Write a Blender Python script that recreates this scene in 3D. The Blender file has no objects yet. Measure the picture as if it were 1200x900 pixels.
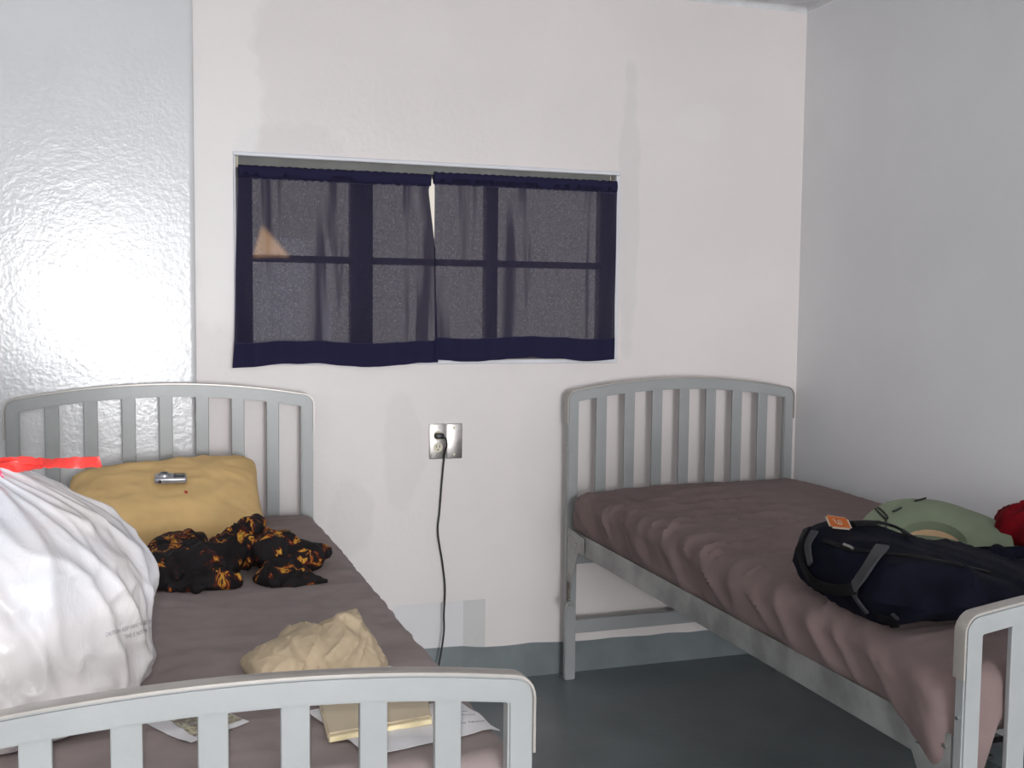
import bpy, bmesh, math, random
from mathutils import Vector, Matrix, noise, geometry
from mathutils.bvhtree import BVHTree
random.seed(7)
PI = math.pi
R = math.radians
C = bpy.context.scene.collection

# ------------------------------------------------------------------ camera
CAM = Vector((-2.371, -3.621, 1.359)); FPX = 1242.63
yaw, pit, rol = R(18.176), R(4.101), R(.583)
Fw = Vector((math.sin(yaw)*math.cos(pit), math.cos(yaw)*math.cos(pit), -math.sin(pit)))
Rt = Vector((math.cos(yaw), -math.sin(yaw), 0)); Up = Rt.cross(Fw)
R2 = Rt*math.cos(rol)+Up*math.sin(rol); U2 = Up*math.cos(rol)-Rt*math.sin(rol)
cd = bpy.data.cameras.new('camera'); cam = bpy.data.objects.new('camera', cd); C.objects.link(cam)
cam.matrix_world = Matrix(((R2.x, U2.x, -Fw.x, CAM.x), (R2.y, U2.y, -Fw.y, CAM.y), (R2.z, U2.z, -Fw.z, CAM.z), (0, 0, 0, 1)))
cd.sensor_fit = 'HORIZONTAL'; cd.sensor_width = 36; cd.lens = FPX/1200*36; cd.clip_start = .05
bpy.context.scene.camera = cam
def dirn(u, v): return (Fw*FPX+R2*(u-600)-U2*(v-450)).normalized()
def at(u, v, z=None, y=None, x=None):          # survey point: where a sight line meets a plane of the room
    d = dirn(u, v)
    t = (z-CAM.z)/d.z if z is not None else ((y-CAM.y)/d.y if y is not None else (x-CAM.x)/d.x)
    return CAM+d*t

# ------------------------------------------------------------------ materials
def newmat(name):
    m = bpy.data.materials.new(name); m.use_nodes = True
    nt = m.node_tree; b = nt.nodes['Principled BSDF']
    return m, nt, b
def setc(b, col, rough=.6, metal=0., spec=None, sheen=0):
    b.inputs['Base Color'].default_value = (*col, 1); b.inputs['Roughness'].default_value = rough
    b.inputs['Metallic'].default_value = metal
    if spec is not None: b.inputs['Specular IOR Level'].default_value = spec
    if sheen: b.inputs['Sheen Weight'].default_value = sheen
def noise_node(nt, scale, detail=4, vec=None, rough=.55, dist=0):
    n = nt.nodes.new('ShaderNodeTexNoise'); n.inputs['Scale'].default_value = scale
    n.inputs['Detail'].default_value = detail; n.inputs['Roughness'].default_value = rough
    n.inputs['Distortion'].default_value = dist
    if vec: nt.links.new(vec, n.inputs['Vector'])
    return n
def coords(nt, scale=None):
    tc = nt.nodes.new('ShaderNodeTexCoord'); o = tc.outputs['Object']
    if scale:
        mp = nt.nodes.new('ShaderNodeMapping'); mp.inputs['Scale'].default_value = scale
        nt.links.new(o, mp.inputs['Vector']); o = mp.outputs['Vector']
    return o
def math_node(nt, op, a, b=None, c=None, clamp=False):
    n = nt.nodes.new('ShaderNodeMath'); n.operation = op; n.use_clamp = clamp
    for i, v in enumerate((a, b, c)):
        if v is None: continue
        if isinstance(v, (int, float)): n.inputs[i].default_value = v
        else: nt.links.new(v, n.inputs[i])
    return n.outputs[0]
def mixcol(nt, fac, a, b):
    n = nt.nodes.new('ShaderNodeMix'); n.data_type = 'RGBA'
    if isinstance(fac, (int, float)): n.inputs[0].default_value = fac
    else: nt.links.new(fac, n.inputs[0])
    for i, v in ((6, a), (7, b)):
        if isinstance(v, tuple): n.inputs[i].default_value = (*v, 1)
        else: nt.links.new(v, n.inputs[i])
    return n.outputs[2]
def ramp(nt, src, lo, hi):
    n = nt.nodes.new('ShaderNodeMapRange'); n.inputs['From Min'].default_value = lo; n.inputs['From Max'].default_value = hi
    n.interpolation_type = 'SMOOTHSTEP'; nt.links.new(src, n.inputs['Value']); return n.outputs['Result']
def bump(nt, b, h, strength=.3, dist=.01):
    n = nt.nodes.new('ShaderNodeBump'); n.inputs['Strength'].default_value = strength; n.inputs['Distance'].default_value = dist
    nt.links.new(h, n.inputs['Height']); nt.links.new(n.outputs['Normal'], b.inputs['Normal'])
def mat(name, col, rough=.6, metal=0., var=.12, scale=8, bs=0, bscale=60, spec=None, sheen=0, bd=.003):
    m, nt, b = newmat(name); setc(b, col, rough, metal, spec, sheen)
    vec = coords(nt)
    if var:
        n = noise_node(nt, scale, 5, vec)
        a = tuple(min(1, c*(1-var)) for c in col); d = tuple(min(1, c*(1+var)) for c in col)
        nt.links.new(mixcol(nt, ramp(nt, n.outputs['Fac'], .3, .7), a, d), b.inputs['Base Color'])
    if bs:
        n = noise_node(nt, bscale, 3, vec); bump(nt, b, n.outputs['Fac'], bs, bd)
    return m
PAINT_GREY = (.170, .195, .20)
WALLC = (.715, .662, .648)
def wall_mat(name, col, rough, bs, bscale, band=True, blobs=(), spec=.5, bd=.004):
    m, nt, b = newmat(name); setc(b, col, rough, 0, spec)
    vec = coords(nt)
    n1 = noise_node(nt, 1.6, 5, vec); n2 = noise_node(nt, 14, 4, vec)
    base = mixcol(nt, ramp(nt, n1.outputs['Fac'], .3, .7), tuple(c*.96 for c in col), tuple(c*1.02 for c in col))
    sp = nt.nodes.new('ShaderNodeSeparateXYZ'); nt.links.new(vec, sp.inputs[0])
    X, Y, Z = sp.outputs
    for (cx, cz, rx, rz, k, colb) in blobs:      # irregular oval patches blended over the base colour
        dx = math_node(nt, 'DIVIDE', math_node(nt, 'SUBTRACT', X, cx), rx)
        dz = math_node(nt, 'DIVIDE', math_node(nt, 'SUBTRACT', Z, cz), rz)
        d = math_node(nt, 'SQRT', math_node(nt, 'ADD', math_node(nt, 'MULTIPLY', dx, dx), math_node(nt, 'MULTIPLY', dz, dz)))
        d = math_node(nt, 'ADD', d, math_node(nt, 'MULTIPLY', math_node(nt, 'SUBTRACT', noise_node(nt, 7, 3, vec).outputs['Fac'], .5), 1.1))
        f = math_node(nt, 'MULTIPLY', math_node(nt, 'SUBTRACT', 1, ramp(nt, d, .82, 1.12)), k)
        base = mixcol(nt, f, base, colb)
    if band:
        e = math_node(nt, 'ADD', Z, math_node(nt, 'MULTIPLY', math_node(nt, 'SUBTRACT', noise_node(nt, 3, 2, vec).outputs['Fac'], .5), .03))
        e = math_node(nt, 'ADD', e, math_node(nt, 'MULTIPLY', X, .022))
        f = math_node(nt, 'SUBTRACT', 1, ramp(nt, e, .0995, .1025))
        n3 = noise_node(nt, 5, 5, vec)
        g = mixcol(nt, ramp(nt, n3.outputs['Fac'], .3, .7), tuple(c*.88 for c in PAINT_GREY), tuple(c*1.12 for c in PAINT_GREY))
        base = mixcol(nt, f, base, g)
    nt.links.new(base, b.inputs['Base Color'])
    nb = noise_node(nt, bscale, 4, vec, .6)
    h = math_node(nt, 'ADD', nb.outputs['Fac'], math_node(nt, 'MULTIPLY', n2.outputs['Fac'], .8))
    bump(nt, b, h, bs, bd)
    return m
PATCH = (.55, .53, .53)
M = {}
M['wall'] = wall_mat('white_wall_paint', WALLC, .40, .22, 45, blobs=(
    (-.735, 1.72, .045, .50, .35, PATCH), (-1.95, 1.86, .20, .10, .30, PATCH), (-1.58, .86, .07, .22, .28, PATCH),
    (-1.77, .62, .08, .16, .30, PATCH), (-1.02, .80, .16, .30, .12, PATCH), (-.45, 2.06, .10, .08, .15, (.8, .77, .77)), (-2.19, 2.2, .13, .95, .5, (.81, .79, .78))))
M['gloss'] = wall_mat('glossy_white_enamel', (.67, .67, .68), .17, .26, 60, spec=.6, bd=.004)
M['wall_r'] = wall_mat('white_side_wall_paint', (.77, .77, .78), .5, .2, 30)
M['niche'] = wall_mat('dull_patch_paint', (.665, .65, .655), .5, .35, 22)
M['niche_side'] = wall_mat('grey_niche_side', (.57, .56, .55), .6, .5, 40)  # splayed side of the recess, in a darker grey than its back
M['ceil'] = mat('ceiling_paint', (.62, .62, .63), .7, bs=.2, bscale=30)
def floor_mat():
    m, nt, b = newmat('painted_concrete'); setc(b, PAINT_GREY, .33, 0, .45)
    vec = coords(nt); n = noise_node(nt, 2.5, 6, vec); n2 = noise_node(nt, 25, 4, vec)
    k = .95
    base = mixcol(nt, ramp(nt, n.outputs['Fac'], .3, .7), tuple(c*.85*k for c in PAINT_GREY), tuple(c*1.15*k for c in PAINT_GREY))
    base = mixcol(nt, math_node(nt, 'MULTIPLY', ramp(nt, n2.outputs['Fac'], .62, .75), .25), base, (.16, .19, .19))
    nt.links.new(base, b.inputs['Base Color']); bump(nt, b, n2.outputs['Fac'], .25, .004); return m
M['floor'] = floor_mat()
M['bed'] = mat('grey_bed_enamel', (.312, .322, .322), .32, var=.05, scale=5, bs=.08, bscale=90, spec=.5)
M['rail'] = mat('worn_rail_metal', (.30, .30, .29), .42, .35, var=.25, scale=9, bs=.1)
M['rust'] = mat('rusty_spring', (.16, .10, .05), .6, .6, var=.4, scale=50)
M['dark'] = mat('black_underframe', (.015, .015, .016), .7, var=0)
def strip_mat():
    m, nt, b = newmat('worn_steel_strip'); setc(b, (.42, .39, .35), .30, .25)
    vec = coords(nt); n = noise_node(nt, 30, 5, vec)
    nt.links.new(mixcol(nt, ramp(nt, n.outputs['Fac'], .35, .7), (.38, .35, .32), (.405, .375, .345)), b.inputs['Base Color'])
    nt.links.new(math_node(nt, 'ADD', math_node(nt, 'MULTIPLY', n.outputs['Fac'], .05), .27), b.inputs['Roughness']); return m
M['strip'] = strip_mat()
M['steel'] = mat('brushed_steel', (.45, .42, .40), .33, .9, var=.15, scale=20)
M['chrome'] = mat('bright_chrome', (.8, .8, .8), .15, 1, var=0)
def cloth(name, col, var=.12, weave=900, bs=.25, rough=.9, sheen=.04, scale=12):
    return mat(name, col, rough, 0, var, scale, bs, weave, spec=.15, sheen=sheen, bd=.001)
M['sheet'] = cloth('taupe_sheet_cotton', (.285, .232, .222), .07)
M['sheet2'] = cloth('brown_grey_sheet_cotton', (.192, .139, .133), .07)
M['pillow'] = cloth('tan_pillowcase', (.74, .50, .225), .05)
M['khaki'] = cloth('khaki_twill', (.50, .395, .27), .08)
M['sage'] = cloth('sage_hat_felt', (.19, .225, .155), .07)
M['peach'] = cloth('peach_sweatband', (.62, .42, .26), .1)
M['navy'] = mat('navy_canvas', (.0042, .0048, .0115), .85, var=.25, scale=14, bs=.4, bscale=500, spec=.12, bd=.001)
M['webbing'] = mat('black_webbing', (.003, .003, .004), .7, var=.1, spec=.2)
M['greyweb'] = mat('grey_handle_wrap', (.026, .026, .030), .6, var=.2, scale=30)
M['red'] = cloth('red_fleece', (.13, .0015, .005), .3, weave=160, bs=.7, scale=22, sheen=0)
M['cord'] = mat('black_rubber', (.008, .008, .009), .4, var=0)
M['ivory'] = mat('ivory_plastic', (.62, .57, .44), .35, var=.05)
M['silver'] = mat('silver_camera_shell', (.45, .45, .48), .3, .75, var=.1, scale=60)
M['lens'] = mat('dark_lens_glass', (.03, .03, .035), .12, var=0)
M['ribbon'] = mat('red_drawtape', (.85, .055, .045), .28, var=.1, scale=40, spec=.6)
M['pink'] = mat('pink_drawtape', (.85, .03, .14), .3, var=.1, scale=40, spec=.6)
M['paper'] = mat('white_paper', (.72, .70, .71), .7, var=.03)
M['tanpaper'] = mat('tan_cover', (.60, .50, .36), .55, var=.05)
M['ink'] = mat('grey_ink', (.12, .12, .16), .7, var=0)
M['bagink'] = mat('faded_grey_print', (.24, .23, .26), .5, var=0)
M['orange'] = mat('orange_tag', (.30, .07, .008), .5, var=.1)
M['tagedge'] = mat('cream_tag_edge', (.36, .28, .22), .5, var=0)
M['redthread'] = mat('red_thread', (.5, .04, .02), .8, var=0)
M['greenthread'] = mat('green_thread', (.12, .30, .08), .8, var=0)
M['winframe'] = mat('grey_window_paint', (.33, .33, .34), .5, .2, var=.08)
M['rod'] = mat('grey_curtain_rod', (.13, .13, .122), .6, 0, var=.1)
M['white'] = mat('white_trim', (.66, .66, .70), .35, var=.03)
# plastic film
def film():
    m, nt, b = newmat('white_plastic_film'); setc(b, (.66, .65, .66), .22, 0, .6)
    vec = coords(nt); n = noise_node(nt, 3.2, 3, vec)
    nt.links.new(mixcol(nt, ramp(nt, n.outputs['Fac'], .35, .65), (.64, .645, .69), (.66, .62, .61)), b.inputs['Base Color'])
    b.inputs['Subsurface Weight'].default_value = .12; b.inputs['Subsurface Radius'].default_value = (.02, .018, .018)
    n2 = noise_node(nt, 26, 4, coords(nt, (1, 1, .45)), .6, 1.2); bump(nt, b, n2.outputs['Fac'], .35, .006)
    return m
M['film'] = film()
# flames
def flames():
    m, nt, b = newmat('black_flame_print'); setc(b, (.01, .008, .008), .75, 0, .25)
    v = coords(nt, (1, 1, .6))
    n = noise_node(nt, 11, 2, v, .5, 2.2); n2 = noise_node(nt, 26, 3, v, .6, 1.6)
    band = math_node(nt, 'SUBTRACT', 1, math_node(nt, 'MULTIPLY', math_node(nt, 'ABSOLUTE', math_node(nt, 'SUBTRACT', n2.outputs['Fac'], .5)), 11), clamp=True)
    mask = ramp(nt, n.outputs['Fac'], .50, .62)
    f = math_node(nt, 'MULTIPLY', mask, band)
    cr = nt.nodes.new('ShaderNodeValToRGB'); nt.links.new(f, cr.inputs[0])
    e = cr.color_ramp.elements; e[0].position = 0; e[0].color = (.010, .008, .009, 1); e[1].position = 1; e[1].color = (.60, .42, .06, 1)
    x = e.new(.3); x.color = (.10, .012, .006, 1); x = e.new(.62); x.color = (.42, .12, .015, 1)
    nt.links.new(cr.outputs[0], b.inputs['Base Color']); return m
M['flames'] = flames()
def moss():
    m, nt, b = newmat('moss_photo_print'); setc(b, (.3, .28, .16), .35)
    n = noise_node(nt, 60, 5, coords(nt), .7, .8)
    nt.links.new(mixcol(nt, ramp(nt, n.outputs['Fac'], .4, .62), (.16, .13, .10), (.50, .46, .28)), b.inputs['Base Color']); return m
M['moss'] = moss()
# thin navy curtain cloth: lets some of the daylight through its weave
def curtain(name, thin):
    m, nt, b = newmat(name); out = nt.nodes['Material Output']
    col = (.017, .015, .043); setc(b, col, .85, 0, .12)
    vec = coords(nt)
    if thin:
        tr = nt.nodes.new('ShaderNodeBsdfTransparent'); tl = nt.nodes.new('ShaderNodeBsdfTranslucent'); tl.inputs[0].default_value = (.085, .08, .11, 1); tr.inputs[0].default_value = (.86, .88, 1, 1)
        wa = noise_node(nt, 560, 2, coords(nt, (1, 1, .15)), .7); wb = noise_node(nt, 560, 2, coords(nt, (.15, .3, 1)), .7)
        wsum = math_node(nt, 'MULTIPLY', math_node(nt, 'ADD', wa.outputs['Fac'], wb.outputs['Fac']), .5)
        fold = noise_node(nt, 17, 2, coords(nt, (1, 1, .09)), .5, .5)
        f = math_node(nt, 'MULTIPLY', math_node(nt, 'ADD', math_node(nt, 'MULTIPLY', ramp(nt, wsum, .36, .64), .55), .3), ramp(nt, fold.outputs['Fac'], .32, .46))
        f = math_node(nt, 'ADD', math_node(nt, 'MULTIPLY', f, .165), .02)
        a = nt.nodes.new('ShaderNodeMixShader'); a.inputs[0].default_value = .35
        nt.links.new(b.outputs[0], a.inputs[1]); nt.links.new(tl.outputs[0], a.inputs[2])
        s = nt.nodes.new('ShaderNodeMixShader'); nt.links.new(f, s.inputs[0])
        nt.links.new(a.outputs[0], s.inputs[1]); nt.links.new(tr.outputs[0], s.inputs[2]); nt.links.new(s.outputs[0], out.inputs[0])
    n = noise_node(nt, 420, 2, vec); bump(nt, b, n.outputs['Fac'], .3, .001)
    return m
M['curtain'] = curtain('thin_navy_cotton', True); M['hem'] = curtain('doubled_navy_cotton', False)
M['stitch'] = mat('pale_stitching', (.05, .05, .11), .8, var=0)
def glass():
    m, nt, b = newmat('window_glass'); out = nt.nodes['Material Output']; nt.nodes.remove(b)
    tr = nt.nodes.new('ShaderNodeBsdfTransparent'); tr.inputs[0].default_value = (.96, .96, .96, 1)
    gl = nt.nodes.new('ShaderNodeBsdfGlossy'); gl.inputs['Roughness'].default_value = .02
    s = nt.nodes.new('ShaderNodeMixShader'); s.inputs[0].default_value = .06
    nt.links.new(tr.outputs[0], s.inputs[1]); nt.links.new(gl.outputs[0], s.inputs[2]); nt.links.new(s.outputs[0], out.inputs[0]); return m
M['glass'] = glass()

# ------------------------------------------------------------------ helpers
def obj(name, bm, m, parent=None, smooth=True, recalc=True):
    if recalc: bmesh.ops.recalc_face_normals(bm, faces=bm.faces)
    me = bpy.data.meshes.new(name); bm.to_mesh(me); bm.free()
    for mm in (m if isinstance(m, (list, tuple)) else [m]): me.materials.append(mm)
    if smooth:
        for p in me.polygons: p.use_smooth = True
        try: me.set_sharp_from_angle(angle=R(40))
        except Exception: pass
    o = bpy.data.objects.new(name, me); C.objects.link(o)
    if parent: o.parent = parent
    return o
def thing(name, label, cat, loc=(0, 0, 0), rz=0, group=None):
    o = bpy.data.objects.new(name, None); C.objects.link(o); o.location = loc; o.rotation_euler = (0, 0, rz)
    o.empty_display_size = .05; return tag(o, label, cat, group)
def tag(o, label, cat, group=None):
    o['label'] = label; o['category'] = cat
    if group: o['group'] = group
    return o
def struct(o): o['kind'] = 'structure'; return o
def box(bm, lo, hi, bev=0, seg=2):
    lo, hi = Vector(lo), Vector(hi); c = (lo+hi)/2; s = hi-lo
    r = bmesh.ops.create_cube(bm, size=1, matrix=Matrix.Translation(c) @ Matrix.Diagonal((*s, 1)))
    if bev:
        es = list({e for v in r['verts'] for e in v.link_edges})
        bmesh.ops.bevel(bm, geom=es, offset=bev, segments=seg, affect='EDGES', profile=.5)
    return bm
def newbox(lo, hi, bev=0, seg=2): return box(bmesh.new(), lo, hi, bev, seg)
def cyl(bm, p0, p1, r, seg=20, r2=None):
    p0, p1 = Vector(p0), Vector(p1); d = p1-p0
    q = d.to_track_quat('Z', 'Y').to_matrix().to_4x4()
    bmesh.ops.create_cone(bm, cap_ends=True, segments=seg, radius1=r, radius2=r if r2 is None else r2, depth=d.length, matrix=Matrix.Translation((p0+p1)/2) @ q)
    return bm
def catmull(pts, n=8):
    P = [Vector(p) for p in pts]; P = [P[0]*2-P[1]]+P+[P[-1]*2-P[-2]]; out = []
    for i in range(1, len(P)-2):
        for k in range(n):
            t = k/n; a, b, c, d = P[i-1:i+3]
            out.append(.5*((2*b)+(c-a)*t+(2*a-5*b+4*c-d)*t*t+(3*b-a-3*c+d)*t**3))
    out.append(P[-2]); return out
def tube(bm, pts, r, seg=8, flat=None, up=None, closed=False):
    """sweep a round (or flattened: flat = (half width, half thickness)) section"""
    pts = [Vector(p) for p in pts]; rings = []
    n = len(pts); prev = None
    for i, p in enumerate(pts):
        t = ((pts[(i+1) % n] if closed or i < n-1 else p)-(pts[i-1] if closed or i > 0 else p)).normalized()
        if up is not None: a = Vector(up[i] if isinstance(up, list) else up)
        else: a = prev if prev is not None else (Vector((0, 0, 1)) if abs(t.z) < .9 else Vector((1, 0, 0)))
        s = t.cross(a).normalized(); a2 = s.cross(t).normalized(); prev = a2
        ring = []
        for k in range(seg):
            w = 2*PI*k/seg
            if flat:
                ww = w+PI/seg
                cx, cy = math.cos(ww), math.sin(ww)
                e = .35
                x = math.copysign(abs(cx)**e, cx)*flat[0]; y = math.copysign(abs(cy)**e, cy)*flat[1]
            else: x, y = math.cos(w)*r, math.sin(w)*r
            ring.append(bm.verts.new(p+s*x+a2*y))
        rings.append(ring)
    for i in range(n if closed else n-1):
        A, B = rings[i], rings[(i+1) % n]
        for k in range(seg): bm.faces.new((A[k], A[(k+1) % seg], B[(k+1) % seg], B[k]))
    if not closed: bm.faces.new(rings[0][::-1]); bm.faces.new(rings[-1])
    return bm
def nz(x, y=0, z=0): return noise.noise(Vector((x, y, z)))
def ridge(x, y=0, z=0): return (1-min(1, abs(noise.noise(Vector((x, y, z))))*2.2))**2
def rbox(half, r, step, disp=None, pw=None):
    """rounded box around the origin on a dense grid, displaced along its normals"""
    h = Vector(half); bm = bmesh.new(); cache = {}
    N = [max(2, int(2*c/step)) for c in h]
    inner = Vector([max(0, c-r) for c in h])
    def V(i, j, k):
        key = (i, j, k)
        if key in cache: return cache[key]
        p = Vector((-h.x+2*h.x*i/N[0], -h.y+2*h.y*j/N[1], -h.z+2*h.z*k/N[2]))
        q = Vector([max(-inner[a], min(inner[a], p[a])) for a in range(3)]); d = p-q
        # even spread round the corners
        d = Vector([math.tan(d[a]/r*PI/4)*1. if r else 0 for a in range(3)]) if d.length else d
        if d.length: n = d.normalized(); p = q+n*r
        else: n = Vector((0, 0, 1 if k else -1))
        if disp: p = p+disp(p, n)
        cache[key] = bm.verts.new(p); return cache[key]
    for (a, b, c) in ((0, 1, 2), (1, 2, 0), (0, 2, 1)):
        for e in (0, N[c]):
            for i in range(N[a]):
                for j in range(N[b]):
                    ids = []
                    for (ii, jj) in ((i, j), (i+1, j), (i+1, j+1), (i, j+1)):
                        k = [0, 0, 0]; k[a] = ii; k[b] = jj; k[c] = e; ids.append(V(*k))
                    bm.faces.new(ids)
    return bm
def grid(nu, nv, fn, closed_u=False):
    bm = bmesh.new(); G = [[bm.verts.new(fn(i/nu, j/nv)) for j in range(nv+1)] for i in range(nu if closed_u else nu+1)]
    for i in range(nu):
        A, B = G[i], G[(i+1) % len(G)]
        for j in range(nv): bm.faces.new((A[j], B[j], B[j+1], A[j+1]))
    return bm
def solidify(bm, th):
    bmesh.ops.remove_doubles(bm, verts=bm.verts, dist=1e-5)
    bmesh.ops.dissolve_degenerate(bm, dist=1e-6, edges=bm.edges)
    bmesh.ops.recalc_face_normals(bm, faces=bm.faces); bm.normal_update(); bm.verts.ensure_lookup_table(); bm.verts.index_update()
    faces = bm.faces[:]; edges = [e for e in bm.edges if len(e.link_faces) == 1]; back = [bm.verts.new(v.co-v.normal*th) for v in bm.verts[:]]
    for f in faces: bm.faces.new([back[v.index] for v in reversed(f.verts)])
    for e in edges:
        a, b = e.verts; bm.faces.new((a, b, back[b.index], back[a.index]))
    return bm
def bvh_of(o):
    me = o.data; mw = Matrix.LocRotScale(o.location, o.rotation_euler, o.scale)
    p = o.parent
    while p: mw = Matrix.LocRotScale(p.location, p.rotation_euler, p.scale) @ mw; p = p.parent
    return BVHTree.FromPolygons([mw @ v.co for v in me.vertices], [tuple(f.vertices) for f in me.polygons])
def top_of(bvh, x, y, default=.67):
    h = bvh.ray_cast(Vector((x, y, 2)), Vector((0, 0, -1)))
    return h[0].z if h[0] else default
def blob(name, parts, voxel, m, disp=None, smooth=3, parent=None, floor_fn=None, cut=0):
    """soft lump: ellipsoids fused by a voxel remesh, then creased"""
    bm = bmesh.new()
    for (c, r, rot) in parts:
        mw = Matrix.Translation(c) @ Matrix.Rotation(R(rot), 4, 'Z') @ Matrix.Diagonal((*r, 1))
        bmesh.ops.create_icosphere(bm, subdivisions=3, radius=1, matrix=mw)
    me = bpy.data.meshes.new('tmp'); bm.to_mesh(me); bm.free()
    o = bpy.data.objects.new('tmp', me); C.objects.link(o)
    md = o.modifiers.new('r', 'REMESH'); md.mode = 'VOXEL'; md.voxel_size = voxel
    dg = bpy.context.evaluated_depsgraph_get(); dg.update()
    bm = bmesh.new(); bm.from_mesh(o.evaluated_get(dg).to_mesh()); bpy.data.objects.remove(o); bpy.data.meshes.remove(me)
    for _ in range(smooth): bmesh.ops.smooth_vert(bm, verts=bm.verts, factor=.5, use_axis_x=True, use_axis_y=True, use_axis_z=True)
    bm.normal_update()
    if disp:
        new = [(v, v.co+disp(v.co, v.normal)) for v in bm.verts]
        for v, p in new: v.co = p
        bmesh.ops.smooth_vert(bm, verts=bm.verts, factor=.3, use_axis_x=True, use_axis_y=True, use_axis_z=True)
    if floor_fn:
        for v in bm.verts:
            z = floor_fn(v.co.x, v.co.y)
            if v.co.z < z: v.co.z = z
    return obj(name, bm, m, parent)
def poly_prism(pts2, y0, y1, axis='y'):
    bm = bmesh.new()
    def P(a, b, c): return (a, c, b) if axis == 'y' else ((c, a, b) if axis == 'x' else (a, b, c))
    A = [bm.verts.new(P(a, b, y0)) for a, b in pts2]; B = [bm.verts.new(P(a, b, y1)) for a, b in pts2]
    bm.faces.new(A); bm.faces.new(B[::-1]); n = len(A)
    for i in range(n): bm.faces.new((A[i], B[i], B[(i+1) % n], A[(i+1) % n]))
    return bm

# ------------------------------------------------------------------ room
XW, YS, ZC = -4.3, -8.6, 2.522
WX1, WX2, WZ1, WZ2 = -2.146, -.786, 1.172, 1.853
NX1, NX2, NX3, NZ = -1.615, -1.352, -1.275, .305
def wall_faces():
    bm = bmesh.new()
    xs = [XW, WX1, NX1, NX3, WX2, 0.]; zs = [0., NZ, WZ1, WZ2, ZC+.06]
    def q(a, b, c, d): bm.faces.new([bm.verts.new(p) for p in (a, b, c, d)])
    for i in range(5):
        for j in range(4):
            x0, x1, z0, z1 = xs[i], xs[i+1], zs[j], zs[j+1]
            if WX1 <= x0 < WX2 and j == 2: continue
            if x0 == NX1 and j == 0: continue
            q((x0, 0, z0), (x1, 0, z0), (x1, 0, z1), (x0, 0, z1))
    D = .14                                                     # window reveal
    q((WX1, 0, WZ1), (WX1, 0, WZ2), (WX1, D, WZ2), (WX1, D, WZ1)); q((WX2, 0, WZ1), (WX2, 0, WZ2), (WX2, D, WZ2), (WX2, D, WZ1))
    q((WX1, 0, WZ1), (WX2, 0, WZ1), (WX2, D, WZ1), (WX1, D, WZ1)); q((WX1, 0, WZ2), (WX2, 0, WZ2), (WX2, D, WZ2), (WX1, D, WZ2))
    for (x0, x1, z0, z1) in ((XW, WX1, 0, ZC+.06), (WX2, .2, 0, ZC+.06), (WX1, WX2, 0, WZ1), (WX1, WX2, WZ2, ZC+.06)):
        q((x0, D, z0), (x1, D, z0), (x1, D, z1), (x0, D, z1))
    bmesh.ops.remove_doubles(bm, verts=bm.verts, dist=1e-5)
    return bm
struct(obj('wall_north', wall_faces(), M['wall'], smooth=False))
d = .022                                                        # shallow filled-in opening low in the wall
bm = bmesh.new()
def q(bm, *p): bm.faces.new([bm.verts.new(x) for x in p])
q(bm, (NX1, d, 0), (NX2, d, 0), (NX2, d, NZ), (NX1, d, NZ)); q(bm, (NX1, 0, 0), (NX1, d, 0), (NX1, d, NZ), (NX1, 0, NZ)); q(bm, (NX1, 0, NZ), (NX1, d, NZ), (NX2, d, NZ), (NX3, 0, NZ))
struct(obj('trim_1', bm, M['niche'], smooth=False))
bm = bmesh.new(); q(bm, (NX2, d, 0), (NX3, 0, 0), (NX3, 0, NZ), (NX2, d, NZ))
struct(obj('trim_2', bm, M['niche_side'], smooth=False))
# thicker glossy stretch of wall behind the left bed, with a soft edge
def chase():
    bm = bmesh.new(); xe = -2.272; rr = .018; tilt = math.tan(R(2.6))
    prof = [(xe, 0.001)]
    for k in range(7):
        a = k/6*PI/2; prof.append((xe-rr+rr*math.cos(a), -.028+rr-rr*math.sin(a)))
    prof.append((XW, -.028-(xe-XW)*tilt))
    for i in range(len(prof)-1):
        (x0, y0), (x1, y1) = prof[i], prof[i+1]
        q(bm, (x0, y0, 0), (x1, y1, 0), (x1, y1, ZC+.06), (x0, y0, ZC+.06))
    bmesh.ops.remove_doubles(bm, verts=bm.verts, dist=1e-5); return bm
struct(obj('wall_northwest', chase(), M['gloss']))
bm = bmesh.new(); q(bm, (0, .2, 0), (0, YS, 0), (0, YS, ZC+.06), (0, .2, ZC+.06)); struct(obj('wall_east', bm, M['wall_r'], smooth=False))
bm = bmesh.new(); q(bm, (XW, .2, 0), (XW, YS, 0), (XW, YS, ZC+.06), (XW, .2, ZC+.06)); struct(obj('wall_west', bm, M['wall_r'], smooth=False))
DX1, DX2, DZ = -2.4, -.5, 2.15                               # opening added behind the photographer for the fill light
bm = bmesh.new()
q(bm, (XW, YS, 0), (DX1, YS, 0), (DX1, YS, ZC+.06), (XW, YS, ZC+.06)); q(bm, (DX2, YS, 0), (0, YS, 0), (0, YS, ZC+.06), (DX2, YS, ZC+.06)); q(bm, (DX1, YS, DZ), (DX2, YS, DZ), (DX2, YS, ZC+.06), (DX1, YS, ZC+.06))
struct(obj('wall_south', bm, M['wall_r'], smooth=False))
bm = bmesh.new()
for lo, hi in (((DX1-.05, YS-.06, 0), (DX1, YS+.02, DZ+.05)), ((DX2, YS-.06, 0), (DX2+.05, YS+.02, DZ+.05)), ((DX1, YS-.06, DZ), (DX2, YS+.02, DZ+.05))): box(bm, lo, hi, .004)
struct(obj('added_doorway_frame', bm, M['white']))  # frame around the added opening, out of view
bm = bmesh.new(); q(bm, (XW, .2, 0), (0, .2, 0), (0, YS-1.2, 0), (XW, YS-1.2, 0)); struct(obj('floor', bm, M['floor'], smooth=False))
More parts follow.
